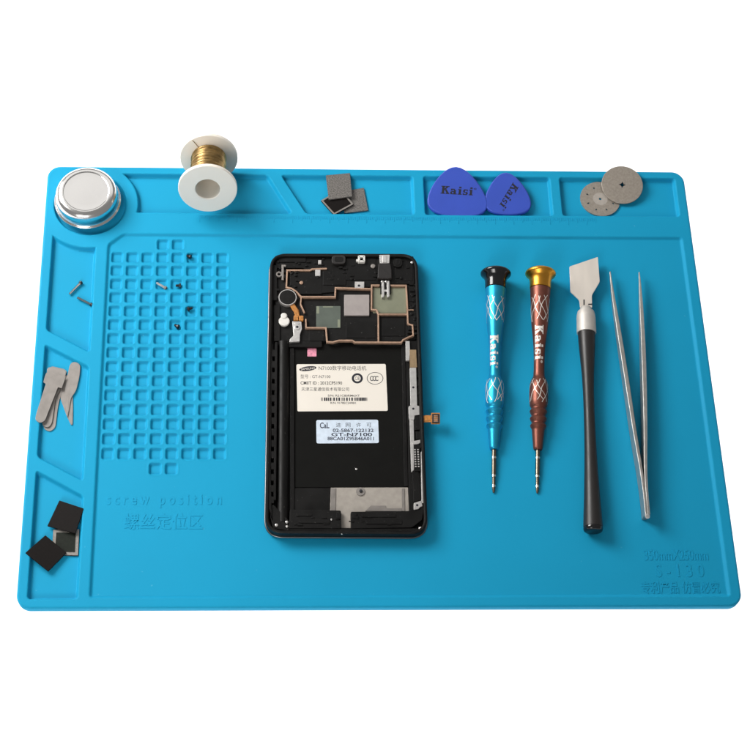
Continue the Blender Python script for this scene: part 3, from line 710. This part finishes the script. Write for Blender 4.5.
# upper board area
part('board_bay', Sf, [(276.5, 259), (411.5, 259), (416.8, 341), (274.5, 341)], ZW-0.34, ZF, 0.6)
part('top_band', K, [(275, 255.8), (413.5, 256.2), (414.5, 284), (391, 284), (371, 284), (370, 287), (336, 287), (335, 292), (322, 293), (321, 277), (303, 268), (276, 268)], ZW-0.33, ZB, 0.5, 0.2)
up = MB()
for q, z1 in ((pbox(290, 272, 322, 294), ZB+0.1), (pbox(323, 270.5, 346, 285), ZB+0.35), (pbox(346, 258, 376, 280), ZB+0.3), (pbox(395, 265.5, 413, 281), ZB+0.2), (pbox(278, 255.5, 306, 262), ZB+0.5),
              (pbox(408.5, 286, 417, 330), ZB+0.2), (pbox(270.5, 265, 277, 300), ZB+0.4), (pbox(274, 305, 280, 341), ZB), (pbox(346, 322, 376, 338), ZF+0.3), (pbox(382, 318, 405, 336), ZF+0.35), (pbox(309, 330, 324, 341), ZF+0.5), (pbox(285, 341, 322, 347), ZF+0.2)):
    up.prism(rounded(Q(q, z1), 0.5, 3), ZW-0.3, z1, 0.2)
for k in range(85):      # small moulded bosses and clips
    u, v = random.choice([(random.uniform(280, 410), random.uniform(257, 281)), (random.uniform(277, 300), random.uniform(262, 300)), (random.uniform(410, 417), random.uniform(285, 335))])
    x, y = at(u, v, ZB); z1 = ZB+random.uniform(0.35, 0.9)
    if random.random() < 0.4: up.lathe([(ZW, 0.7), (z1-0.1, 0.7), (z1, 0.55)], (x, y, 0), (0, 0, 1), 14)
    else: up.box(x-random.uniform(0.4, 1.4), y-random.uniform(0.25, 0.7), x+random.uniform(0.4, 1.4), y+random.uniform(0.25, 0.7), ZW, z1, 0.12)
up.build('moulding', K, bo, loc=phb)
# left rail with slots
rb = MB()
rb.prism(rounded(Q([(269.5, 344), (272.6, 344), (270.6, 470), (272.0, 520), (268.0, 505), (267.0, 470)], ZT-0.5), 0.3, 2), ZW-0.3, ZT-0.5, 0.2)
for v in np.arange(345, 500, 11.3):
    u = 273.6-(v-345)*0.008
    rb.prism(Q(pbox(u-1.4, v+4.6, u+1.6, v+11.2), ZT-0.6), ZW-0.3, ZT-0.6, 0.1)
rb.prism(rounded(Q([(275.2, 342), (277.6, 342), (276.0, 500), (273.6, 500)], ZT-0.6), 0.3, 2), ZW-0.3, ZT-0.6, 0.15)
a0, a1 = Vector((*at(283.6, 341, ZB-0.4), ZB-1.9)), Vector((*at(282.6, 523, ZB-0.4), ZB-1.9))
rb.lathe([(0, 2.6), (0.3, 3.05), ((a1-a0).length-0.3, 3.05), ((a1-a0).length, 2.6)], a0, a1-a0, 40)
rb.prism(Q(pbox(290.2, 341, 294.3, 527), ZW+0.8), ZW-0.3, ZW+0.8, 0.2)
rb.build('side_rail', K, ph, sharp=40)
# right rail
rr_ = MB()
rr_.prism(rounded(Q([(405.8, 341), (419.5, 338), (423.5, 440), (425.5, 510), (420, 524), (409, 512), (408, 440)], ZF), 0.5, 3), ZW-0.3, ZF, 0.2)
rr_.prism(rounded(Q([(417.4, 340), (420.4, 340), (423.4, 448), (420.4, 448)], ZT-0.4), 0.3, 2), ZF-0.1, ZT-0.4, 0.2)
rr_.prism(Q([(401.5, 345), (405.2, 345), (408.2, 486), (404.2, 486)], ZW+0.7), ZW-0.3, ZW+0.7, 0.2)
rr_.prism(rounded(Q([(412.4, 470), (418.5, 470), (420.8, 500), (413.5, 502)], ZB+0.2), 0.4, 3), ZF-0.1, ZB+0.2, 0.2)
for v in np.arange(372, 412, 9): rr_.prism(Q(pbox(417.0, v, 419.2, v+5), ZB), ZF-0.1, ZB, 0.1)
rr_.build('side_rail', K, ph, sharp=40)
# bottom band
part('lower_plate', M['plate_grey'], [(330.8, 487.6), (408.0, 487.4), (409.0, 511.5), (351.5, 511.8), (351.2, 528), (341.2, 528), (340.8, 512), (330.0, 512)], ZW-0.3, ZW+0.35, 0.2, zl=ZW+0.35)
bm = MB()
bm.prism(Q([(294.0, 488.5), (330.4, 488.5), (329.8, 512), (293.5, 512)], ZW+0.2), ZW-0.31, ZW+0.2, 0.1)
bm.prism(rounded(Q([(290, 509.5), (341, 510.3), (341.3, 528.5), (289, 528.5)], ZB+0.6), 0.8, 3), ZW-0.3, ZB+0.6, 0.3)
bm.prism(rounded(Q([(350.6, 511.6), (409, 510.8), (421, 504), (424.5, 508), (422, 520), (412, 527.5), (350.8, 528.6)], ZB+0.6), 0.8, 3), ZW-0.3, ZB+0.6, 0.3)
bm.prism(rounded(Q([(273, 504), (288.5, 520), (289, 531), (273, 528), (270, 515)], ZB+0.9), 0.8, 3), ZW-0.3, ZB+0.9, 0.3)
bm.prism(rounded(Q([(285, 528.2), (420, 528.4), (418, 533.2), (283, 532.6)], ZB+0.2), 0.5, 3), ZW-0.3, ZB+0.2, 0.2)
for q in (pbox(336.2, 512.5, 340.2, 518), pbox(352.6, 513, 356.6, 518.5), pbox(296, 513, 312, 516), pbox(300, 519, 330, 523), pbox(362, 514, 396, 517), pbox(366, 520, 402, 524)):
    bm.prism(rounded(Q(q, ZB+0.95), 0.3, 2), ZB+0.5, ZB+0.95, 0.12)
for k in range(22):
    u, v = random.uniform(295, 412), random.uniform(513, 527)
    if 341 < u < 351: continue
    x, y = at(u, v, ZB+0.8); bm.box(x-random.uniform(.3, 1.6), y-random.uniform(.2, .5), x+random.uniform(.3, 1.6), y+random.uniform(.2, .5), ZB+0.4, ZB+random.uniform(0.75, 1.1), 0.1)
bm.build('lower_band', K, ph, sharp=40)
b = MB()
b.prism(Q([(330.9, 488.2), (336.0, 488.2), (335.4, 511.2), (330.3, 511.2)], ZW+0.7), ZW+0.3, ZW+0.7, 0.1)
b.prism(Q([(401.6, 488.5), (404.4, 488.5), (404.8, 511), (402, 511)], ZW+0.75), ZW+0.3, ZW+0.75, 0.1)
b.prism(Q([(365.2, 511.0), (370.8, 505.6), (385.8, 505.6), (386.2, 508.2), (401.8, 508.2), (401.8, 511.2)], ZW+0.65), ZW+0.3, ZW+0.65, 0.1)
x, y = at(360.4, 491.6, ZW+0.6); b.lathe([(ZW+0.3, 2.2), (ZW+0.75, 2.2), (ZW+0.8, 1.9)], (x, y, 0), (0, 0, 1), 24)
b.lathe([(ZW+0.8, 0.9), (ZW+1.3, 0.85), (ZW+1.4, 0.6)], (x+0.2, y+0.2, 0), (0, 0, 1), 8, 1)
b.build('plate_fitting', [M['dull_steel'], M['dark_steel']], ph)
# copper gasket ridges
gz = (ZF-0.1, ZB+0.95); gb = MB()
def ridge(px, wd=0.8, z=None): gb.wall(Q(px, (z or gz)[1]), wd, *(z or gz))
ridge([(326.8, 268.3), (312.2, 268.9), (310, 270), (287.2, 270), (286.4, 287), (291.5, 288.2), (296, 291), (301.2, 296.6), (335.2, 296.6), (335.6, 287.6), (371, 288.6)], 0.85)
ridge([(379.6, 285.0), (371.8, 285.0), (371.6, 309.2), (376.6, 309.8), (378.4, 313.6), (378.6, 341.6)], 0.8)
ridge([(378.8, 314), (407.0, 314)], 0.7)
ridge([(390.6, 285.2), (406.2, 285.2), (407.2, 300), (408.0, 323), (409.5, 324.2), (412.6, 324.8), (413.3, 335), (409, 336.8), (403, 339.7), (401.4, 342.2), (354.7, 341.9), (352.4, 340.2), (339, 340.2), (333, 341.9), (327.2, 341.5), (326.0, 327.6), (306.2, 327.4), (305.8, 318.8)], 0.8)
ridge([(301.3, 296.8), (300.6, 303.8), (304.6, 312.6)], 0.7)
ridge([(407.4, 309.8), (413.6, 309.8)], 0.5)
gb.build('gasket', M['gasket'], ph)
# shield plates and pads
b = MB(); b.prism(rounded(Q(pbox(316.2, 306.0, 340.6, 327.9), ZF+0.3), 0.3, 2), ZF-0.1, ZF+0.3, 0.08)
for q in (pbox(316.6, 306.3, 319.2, 313.5), pbox(337.6, 319.5, 340.2, 327.2), pbox(323, 306.3, 333, 307.4)): b.prism(Q(q, ZF+0.38), ZF+0.2, ZF+0.38, 0.03, 1)
b.build('pad', [M['plate_green'], M['plate_green_edge']], ph)
part('shield_plate', M['plate_pink'], pbox(344.2, 294.6, 369.3, 315.4), ZF-0.1, ZB+0.25, 0.35, 0.15)
part('shield_plate', M['plate_olive'], pbox(373.0, 287.5, 406.2, 313.2), ZF-0.1, ZF+0.25, 0.3, 0.1)
# vibration motor
x, y = at(287.6, 297.2, ZB+1.2)
b = MB(); b.lathe([(ZF-0.1, 4.8), (ZB+0.9, 4.8), (ZB+1.15, 4.65), (ZB+1.15, 4.25)], (x, y, 0), (0, 0, 1), 48); mo = b.build('vibration_motor', M['silver'], ph)
b = MB(); b.lathe([(ZB+1.16, 4.3), (ZB+1.22, 4.2), (ZB+1.25, 0.1)], (x, y, 0), (0, 0, 1), 48); b.build('motor_cover', M['phone_soft'], mo)
fx = MB(); fx.wall(Q([(292.5, 304.8), (296.4, 310.5), (297.6, 317)], ZB+0.5), 2.6, ZF, ZB+0.5)
for q in (pbox(293.6, 315.4, 298.2, 320.0), pbox(299.0, 315.6, 303.4, 320.4)): fx.prism(rounded(Q(q, ZB+0.85), 0.3, 2), ZF, ZB+0.85, 0.12)
fx.build('flex_cable', M['flex'], ph)
# cream rubber bung
b = MB(); x, y = at(284.2, 320.8, ZB+1.0); b.lathe([(ZF, 2.6), (ZB+0.4, 2.9), (ZB+0.9, 2.7), (ZB+1.1, 2.0)], (x, y, 0), (0, 0, 1), 28)
x, y = at(284.0, 315.6, ZB+1.4); b.lathe([(ZF, 1.7), (ZB+1.2, 1.7), (ZB+1.5, 1.4), (ZB+1.6, 0.8)], (x, y, 0), (0, 0, 1), 24)
b.build('rubber_bung', M['cream'], ph)
# silver bracket below the motor
b = MB(); b.prism(rounded(Q([(292.4, 321.2), (301.4, 321.4), (302.0, 329), (300.0, 334), (299.8, 341.4), (289.4, 342.2), (290.2, 338.6), (293.6, 335.4)], ZB+0.7), 0.4, 3), ZF, ZB+0.7, 0.2)
x, y = at(297.2, 327, ZB+0.9); b.lathe([(ZB+0.5, 1.6), (ZB+0.95, 1.6), (ZB+1.05, 1.3)], (x, y, 0), (0, 0, 1), 24); b.lathe([(ZB+1.0, 0.75), (ZB+1.1, 0.7)], (x, y, 0), (0, 0, 1), 12, 1)
b.prism(Q([(294.6, 322.6), (299.6, 322.6), (299, 324.2), (294.8, 324.2)], ZB+1.0), ZB+0.5, ZB+1.0, 0.15)
b.build('bracket', [M['silver'], M['ink']], ph)
# audio jack at the top edge
b = MB(); b.prism(rounded(Q([(378.6, 263.4), (390.4, 263.4), (391.6, 270), (391.8, 278.4), (377.6, 278.4), (378.0, 270)], ZT+0.4), 0.4, 3), ZB-0.2, ZT+0.4, 0.4)
jk = b.build('audio_jack', M['rubber'], ph)
b = MB(); b.prism(rounded(Q([(379.4, 254.8), (389.8, 254.6), (389.4, 263.2), (380.0, 263.4)], ZT+0.3), 0.3, 2), ZB, ZT+0.3, 0.2)
b.prism(Q(pbox(382.4, 255.6, 386.8, 262.4), ZT+0.65), ZT+0.1, ZT+0.65, 0.25)
b.build('jack_collar', M['silver'], jk)
b = MB()
for u0 in (381.6, 386.8): b.prism(rounded(Q([(u0, 280.6), (u0+2.6, 280.6), (u0+2.8, 296.4), (u0+0.2, 297.6)], ZB+1.0), 0.2, 2), ZF+0.2, ZB+1.0, 0.2)
for u0 in (382.4, 386.2): x, y = at(u0, 281.4, ZB+1.1); b.lathe([(ZB, 0.75), (ZB+1.1, 0.7), (ZB+1.25, 0.4)], (x, y, 0), (0, 0, 1), 16)
b.prism(Q(pbox(383.2, 289.6, 387.8, 291.6), ZB+0.9), ZF+0.2, ZB+0.9, 0.15)
b.build('jack_contact', M['silver'], jk)
part('contact_block', K, pbox(380.4, 279.6, 391.0, 293.4), ZF, ZB+0.55, 0.3, 0.15)
# camera module, rings, tabs, bosses
b = MB(); b.prism(rounded(Q(pbox(331.8, 255.0, 345.6, 263.8), ZT-0.1), 2.0, 5), ZB-0.1, ZT-0.1, 0.3); cmod = b.build('earpiece', M['rubber'], ph)
b = MB(); b.prism(rounded(Q(pbox(334.6, 256.8, 343.2, 261.8), ZT+0.02), 1.2, 5), ZT-0.2, ZT+0.05, 0.08); b.build('earpiece_mesh', M['phone_soft'], cmod)
b = MB(); q = rounded(Q(pbox(393.2, 258.0, 402.4, 266.6), ZT-0.4), 2.4, 5); b.prism(q, ZB-0.1, ZT-0.6, 0.25); b.prism(inset(ccw(q), 0.9), ZT-0.7, ZT-0.35, 0.15); b.build('sensor_module', M['phone_soft'], ph)
b = MB(); o1 = rounded(Q(pbox(358.0, 255.2, 365.2, 262.0), ZT), 0.6, 3); b.frame(o1, inset(ccw(o1), 1.05), ZB, ZT, 0.12); b.prism(Q(pbox(356.2, 259.2, 358.3, 261), ZT-0.2), ZB, ZT-0.2, 0.1); b.build('camera_ring', M['cream'], ph)
b = MB(); x, y = at(373, 265.7, ZB+1.2); b.lathe([(ZB, 1.2), (ZB+1.0, 1.2), (ZB+1.2, 0.8)], (x, y, 0), (0, 0, 1), 20); b.build('boss', M['dull_steel'], ph)
b = MB(); x, y = at(301.4, 282.4, ZB+0.7); b.lathe([(ZB-0.2, 0.95), (ZB+0.5, 0.95), (ZB+0.7, 0.6)], (x, y, 0), (0, 0, 1), 20); b.build('boss', M['gasket'], ph)
b = MB(); b.prism(Q(pbox(354.8, 281.6, 364.2, 288.0), ZB+1.05), ZB-0.1, ZB+1.05, 0.15); x, y = at(359, 285.6, ZB+1.1); b.lathe([(ZB+1.0, 0.7), (ZB+1.08, 0.7)], (x, y, 0), (0, 0, 1), 12, 1)
b.prism(Q(pbox(315.2, 269.6, 320.4, 275.8), ZB+0.9), ZB-0.1, ZB+0.9, 0.15); b.prism(Q(pbox(318.2, 260.0, 321.4, 264.0), ZB+1.0), ZB-0.1, ZB+1.0, 0.2)
b.build('ground_tab', [M['silver'], M['ink']], ph)
b = MB(); x, y = at(279.0, 274.0, ZB+0.8); b.lathe([(ZB, 0.85), (ZB+0.75, 0.85), (ZB+0.75, 1.55), (ZB, 1.65)], (x, y, 0), (0, 0, 1), 24, closed=True)
b.prism(Q(pbox(281.6, 264.6, 283.8, 279.6), ZB+0.85), ZB-0.1, ZB+0.85, 0.15); b.prism(Q(pbox(283.8, 264.6, 286.0, 266.4), ZB+0.85), ZB-0.1, ZB+0.85, 0.15)
b.build('antenna_clip', M['dull_steel'], ph)
# right side electronics
b = MB()
b.prism(Q([(405.6, 341), (409.6, 341), (410, 349.4), (409.4, 360.5), (405.8, 360.5)], ZB+0.5), ZF, ZB+0.5, 0.12)
b.prism(rounded(Q([(409.8, 367.6), (416.2, 367.6), (417.2, 405.6), (421.4, 406.2), (421.8, 414.6), (414.6, 415.4), (414.2, 419.5), (409.0, 419.0), (408.6, 406.4), (410.6, 405.4)], ZB+0.7), 0.3, 2), ZF, ZB+0.7, 0.15)
for v in (387.4, 408.7): x, y = at(413.3, v, ZB+0.7); b.lathe([(ZB+0.6, 0.62), (ZB+0.74, 0.6)], (x, y, 0), (0, 0, 1), 14, 1)
b.prism(Q(pbox(410.4, 390.2, 416.2, 390.9), ZB+0.8), ZB+0.5, ZB+0.8, 0.03)
b.prism(Q([(420.9, 452), (423.6, 450), (425.2, 503), (421.6, 503)], ZB+0.9), ZF, ZB+0.9, 0.12)
b.prism(rounded(Q([(413.8, 503), (421.2, 500.6), (422.6, 506), (420, 507), (418.6, 508.8), (413.8, 509.8)], ZB+1.2), 0.3, 2), ZF, ZB+1.2, 0.15)
x, y = at(417.2, 505.2, ZB+1.2); b.lathe([(ZB+1.1, 0.6), (ZB+1.26, 0.6)], (x, y, 0), (0, 0, 1), 12, 1)
b.prism(Q([(409.6, 419), (413.6, 419.4), (414.2, 446), (413.8, 470), (411.4, 472)], ZB+0.3), ZF, ZB+0.3, 0.1)
b.prism(Q([(411.4, 441.5), (422.6, 439.2), (422.8, 441.2), (418, 444), (413.0, 444.4)], ZB+0.8), ZF, ZB+0.8, 0.1)
b.build('side_bracket', [M['silver'], M['ink']], ph)
part('tape', M['brown_tape'], [(409.6, 349.6), (416.2, 349.6), (417.0, 367.4), (410.2, 367.4)], ZF, ZB+0.75, 0.3, 0.1)
b = MB(); b.prism(Q([(414.8, 415.8), (421.6, 415.8), (421.8, 429.6), (414.8, 430)], ZB+1.0), ZF, ZB+1.0, 0.2); b.prism(Q([(415.8, 431.4), (422.2, 431.0), (422.6, 438.6), (416.4, 439.2)], ZB+0.9), ZF, ZB+0.9, 0.2)
b.prism(Q([(413.6, 445), (420.2, 444.6), (420.4, 471), (414.2, 471)], ZB+0.7), ZF, ZB+0.7, 0.2); b.build('connector', K, ph)
b = MB()
for k in range(8):
    v = 449+k*2.4; u = 414.2+k*0.12
    b.prism(Q(pbox(u, v, u+1.5, v+1.2), ZB+0.9), ZB+0.6, ZB+0.9, 0.05); b.prism(Q(pbox(u+3.0, v, u+4.6, v+1.2), ZB+0.9), ZB+0.6, ZB+0.9, 0.05)
b.build('pin_row', M['silver'], ph)
fz = ZB+1.0
b = MB(); b.wall(Q([(421.4, 418.6), (425.4, 418.5), (431.6, 418.4)], fz), 3.7, fz-0.22, fz)
b.prism(rounded(Q(pbox(431.2, 412.8, 440.0, 423.8), fz+0.2), 0.3, 2), fz-0.4, fz+0.2, 0.1)
sfx = b.build('side_flex_cable', M['flex'], ph)
b = MB(); q = Q(pbox(432.2, 413.8, 439.2, 422.8), fz+0.6); b.frame(q, inset(ccw(q), 0.7), fz+0.1, fz+0.6, 0.05)
for k in range(4): b.prism(Q(pbox(433.6, 415.0+k*1.9, 437.8, 415.9+k*1.9), fz+0.5), fz+0.1, fz+0.5, 0.03, 1)
b.build('side_flex_socket', [M['dark_steel'], M['gasket']], sfx)
# corner screws
for u, v, r in ((276.5, 525.0, 0.75), (286.8, 522.0, 0.7), (287, 526.3, 0.6), (342.0, 533.4, 0.5), (337.0, 531.6, 0.45), (420.6, 528.4, 0.85), (412.0, 262.2, 0.7), (331.4, 519.4, 0.45), (356.4, 469.0, 0.55)):
    z = ZW if v == 469.0 else ZB+1.15
    x, y = at(u, v, z); b = MB(); b.lathe([(z-0.6, r), (z, r), (z+0.15, r*0.6)], (x, y, 0), (0, 0, 1), 14)
    b.build('frame_screw', M['silver'], ph)
# labels
part('pink_sticker', M['pink'], pbox(307.4, 348.2, 316.4, 356.4), ZW-0.1, ZW+0.06, 0, 0.02)
LZ = ZW+0.10
lw = part('rating_label', M['label_white'], [(296.4, 364.2), (385.7, 363.9), (387.9, 410.8), (297.4, 411.4)], ZW-0.1, LZ, 0.8, 0.04)
def tbox(mb, body, u0, v0, u1, v1, z=LZ+0.02, **k):
    x0, y0 = at(u0, v1, z); x1, y1 = at(u1, v0, z); put_text(mb, body, x0, y0, x1, y1, z, **k)
def lab(x, y): return (290+x/6.82, 360+y/6.82)
t1 = MB()
def tl_(body, x0, y0, x1, y1, **k): k.setdefault('bold', 0.012); a, b_ = lab(x0, y0), lab(x1, y1); tbox(t1, body, a[0], a[1], b_[0], b_[1], **k)
tl_('N7100数字移动电话机', 196, 40, 520, 70, bold=0.0)
tl_('型号 : GT-N7100', 72, 100, 275, 125, bold=0.0)
tl_('CMIIT ID : 2012CP5190', 72, 146, 355, 168)
tl_('天津三星通信技术有限公司', 78, 186, 402, 212, bold=0.0)
tl_('S/N: R21C80RM6XT', 258, 236, 476, 250)
tl_('R/N: 9178EC2498X', 276, 286, 452, 300)
t1.build('lettering', M['print_grey'], lw)
t2 = MB(); rnd = random.Random(3); x = 212.0
while x < 528:
    wd = rnd.choice([2.5, 2.5, 4.5, 7, 10]); gap = rnd.choice([3.5, 3.5, 5, 9]) if x < 420 else rnd.choice([2.0, 2.5, 3.5])
    (u0, v0), (u1, v1) = lab(x, 256), lab(min(x+wd, 530), 279)
    (xa, ya), (xb, yb) = at(u0, v1, LZ), at(u1, v0, LZ); b0 = len(t2.v)
    t2.v += [(xa, ya, LZ+0.02), (xb, ya, LZ+0.02), (xb, yb, LZ+0.02), (xa, yb, LZ+0.02)]; t2.f.append((b0, b0+1, b0+2, b0+3)); t2.m.append(0); x += wd+gap
t2.build('barcode', M['ink'], lw)
def ellipse_px(cx, cy, rx, ry, rot, n=36): return [lab(cx+rx*math.cos(a)*math.cos(rot)-ry*math.sin(a)*math.sin(rot), cy+rx*math.cos(a)*math.sin(rot)+ry*math.sin(a)*math.cos(rot)) for a in [2*PI*i/n for i in range(n)]]
def flat(mb, pts, z, mi=0):
    b0 = len(mb.v); p = ccw(Q(pts, z)); mb.v += [(x, y, z) for x, y in p]; mb.f.append(tuple(range(b0, b0+len(p)))); mb.m.append(mi)
def annulus(mb, o, i, z, mi=0):
    n = len(o); O, I = Q(o, z), Q(i, z); b0 = len(mb.v); mb.v += [(x, y, z) for x, y in O+I]
    for k in range(n): j = (k+1) % n; mb.f.append((b0+j, b0+k, b0+n+k, b0+n+j)); mb.m.append(mi)
t3 = MB()
flat(t3, ellipse_px(122, 59, 59, 16, -0.13), LZ+0.02)
a, b_ = lab(74, 52), lab(170, 66)
tbox(t3, 'SAMSUNG', a[0], a[1], b_[0], b_[1], z=LZ+0.04, mi=1, rot=0.10)
annulus(t3, ellipse_px(459, 125, 38, 35, 0), ellipse_px(459, 125, 23, 21, 0), LZ+0.02)
a, b_ = lab(444, 113), lab(474, 137); tbox(t3, 'CIB', a[0], a[1], b_[0], b_[1], z=LZ+0.02)
annulus(t3, ellipse_px(580, 125, 56, 42, 0), ellipse_px(580, 125, 52, 38.5, 0), LZ+0.02)
for cx in (558, 576, 594):
    o = ellipse_px(cx, 126, 13, 17, 0, 36); i = ellipse_px(cx, 126, 8, 12, 0, 36)
    O, I = Q(o, LZ+0.02), Q(i, LZ+0.02)
    for k in range(4, 32):
        b0 = len(t3.v); j = k+1; zz = LZ+0.02+0.004*(cx-558)/18
        t3.v += [(*O[k], zz), (*O[j], zz), (*I[j], zz), (*I[k], zz)]; t3.f.append((b0+3, b0+2, b0+1, b0)); t3.m.append(0)
t3.build('certification_mark', [M['ink'], M['label_white']], lw)
lb = part('licence_label', M['label_blue'], [(316.2, 420.0), (378.2, 419.6), (378.9, 443.0), (316.5, 443.4)], ZW-0.1, LZ, 1.0, 0.04)
t4 = MB()
def tb_(body, x0, y0, x1, y1, **k): k.setdefault('bold', 0.022); a, b_ = lab(x0, y0), lab(x1, y1); tbox(t4, body, a[0], a[1], b_[0], b_[1], **k)
tb_('CaL', 204, 426, 268, 466); 
for ch, x0 in (('进', 314), ('网', 380), ('许', 452), ('可', 522)): tb_(ch, x0, 428, x0+32, 458, bold=0.0)
tb_('02-5867-122132', 292, 468, 570, 492); tb_('GT-N7100', 282, 496, 560, 520); tb_('88CA01Z95B46A011', 256, 524, 572, 548)
t4.build('lettering', M['print_blue'], lb)
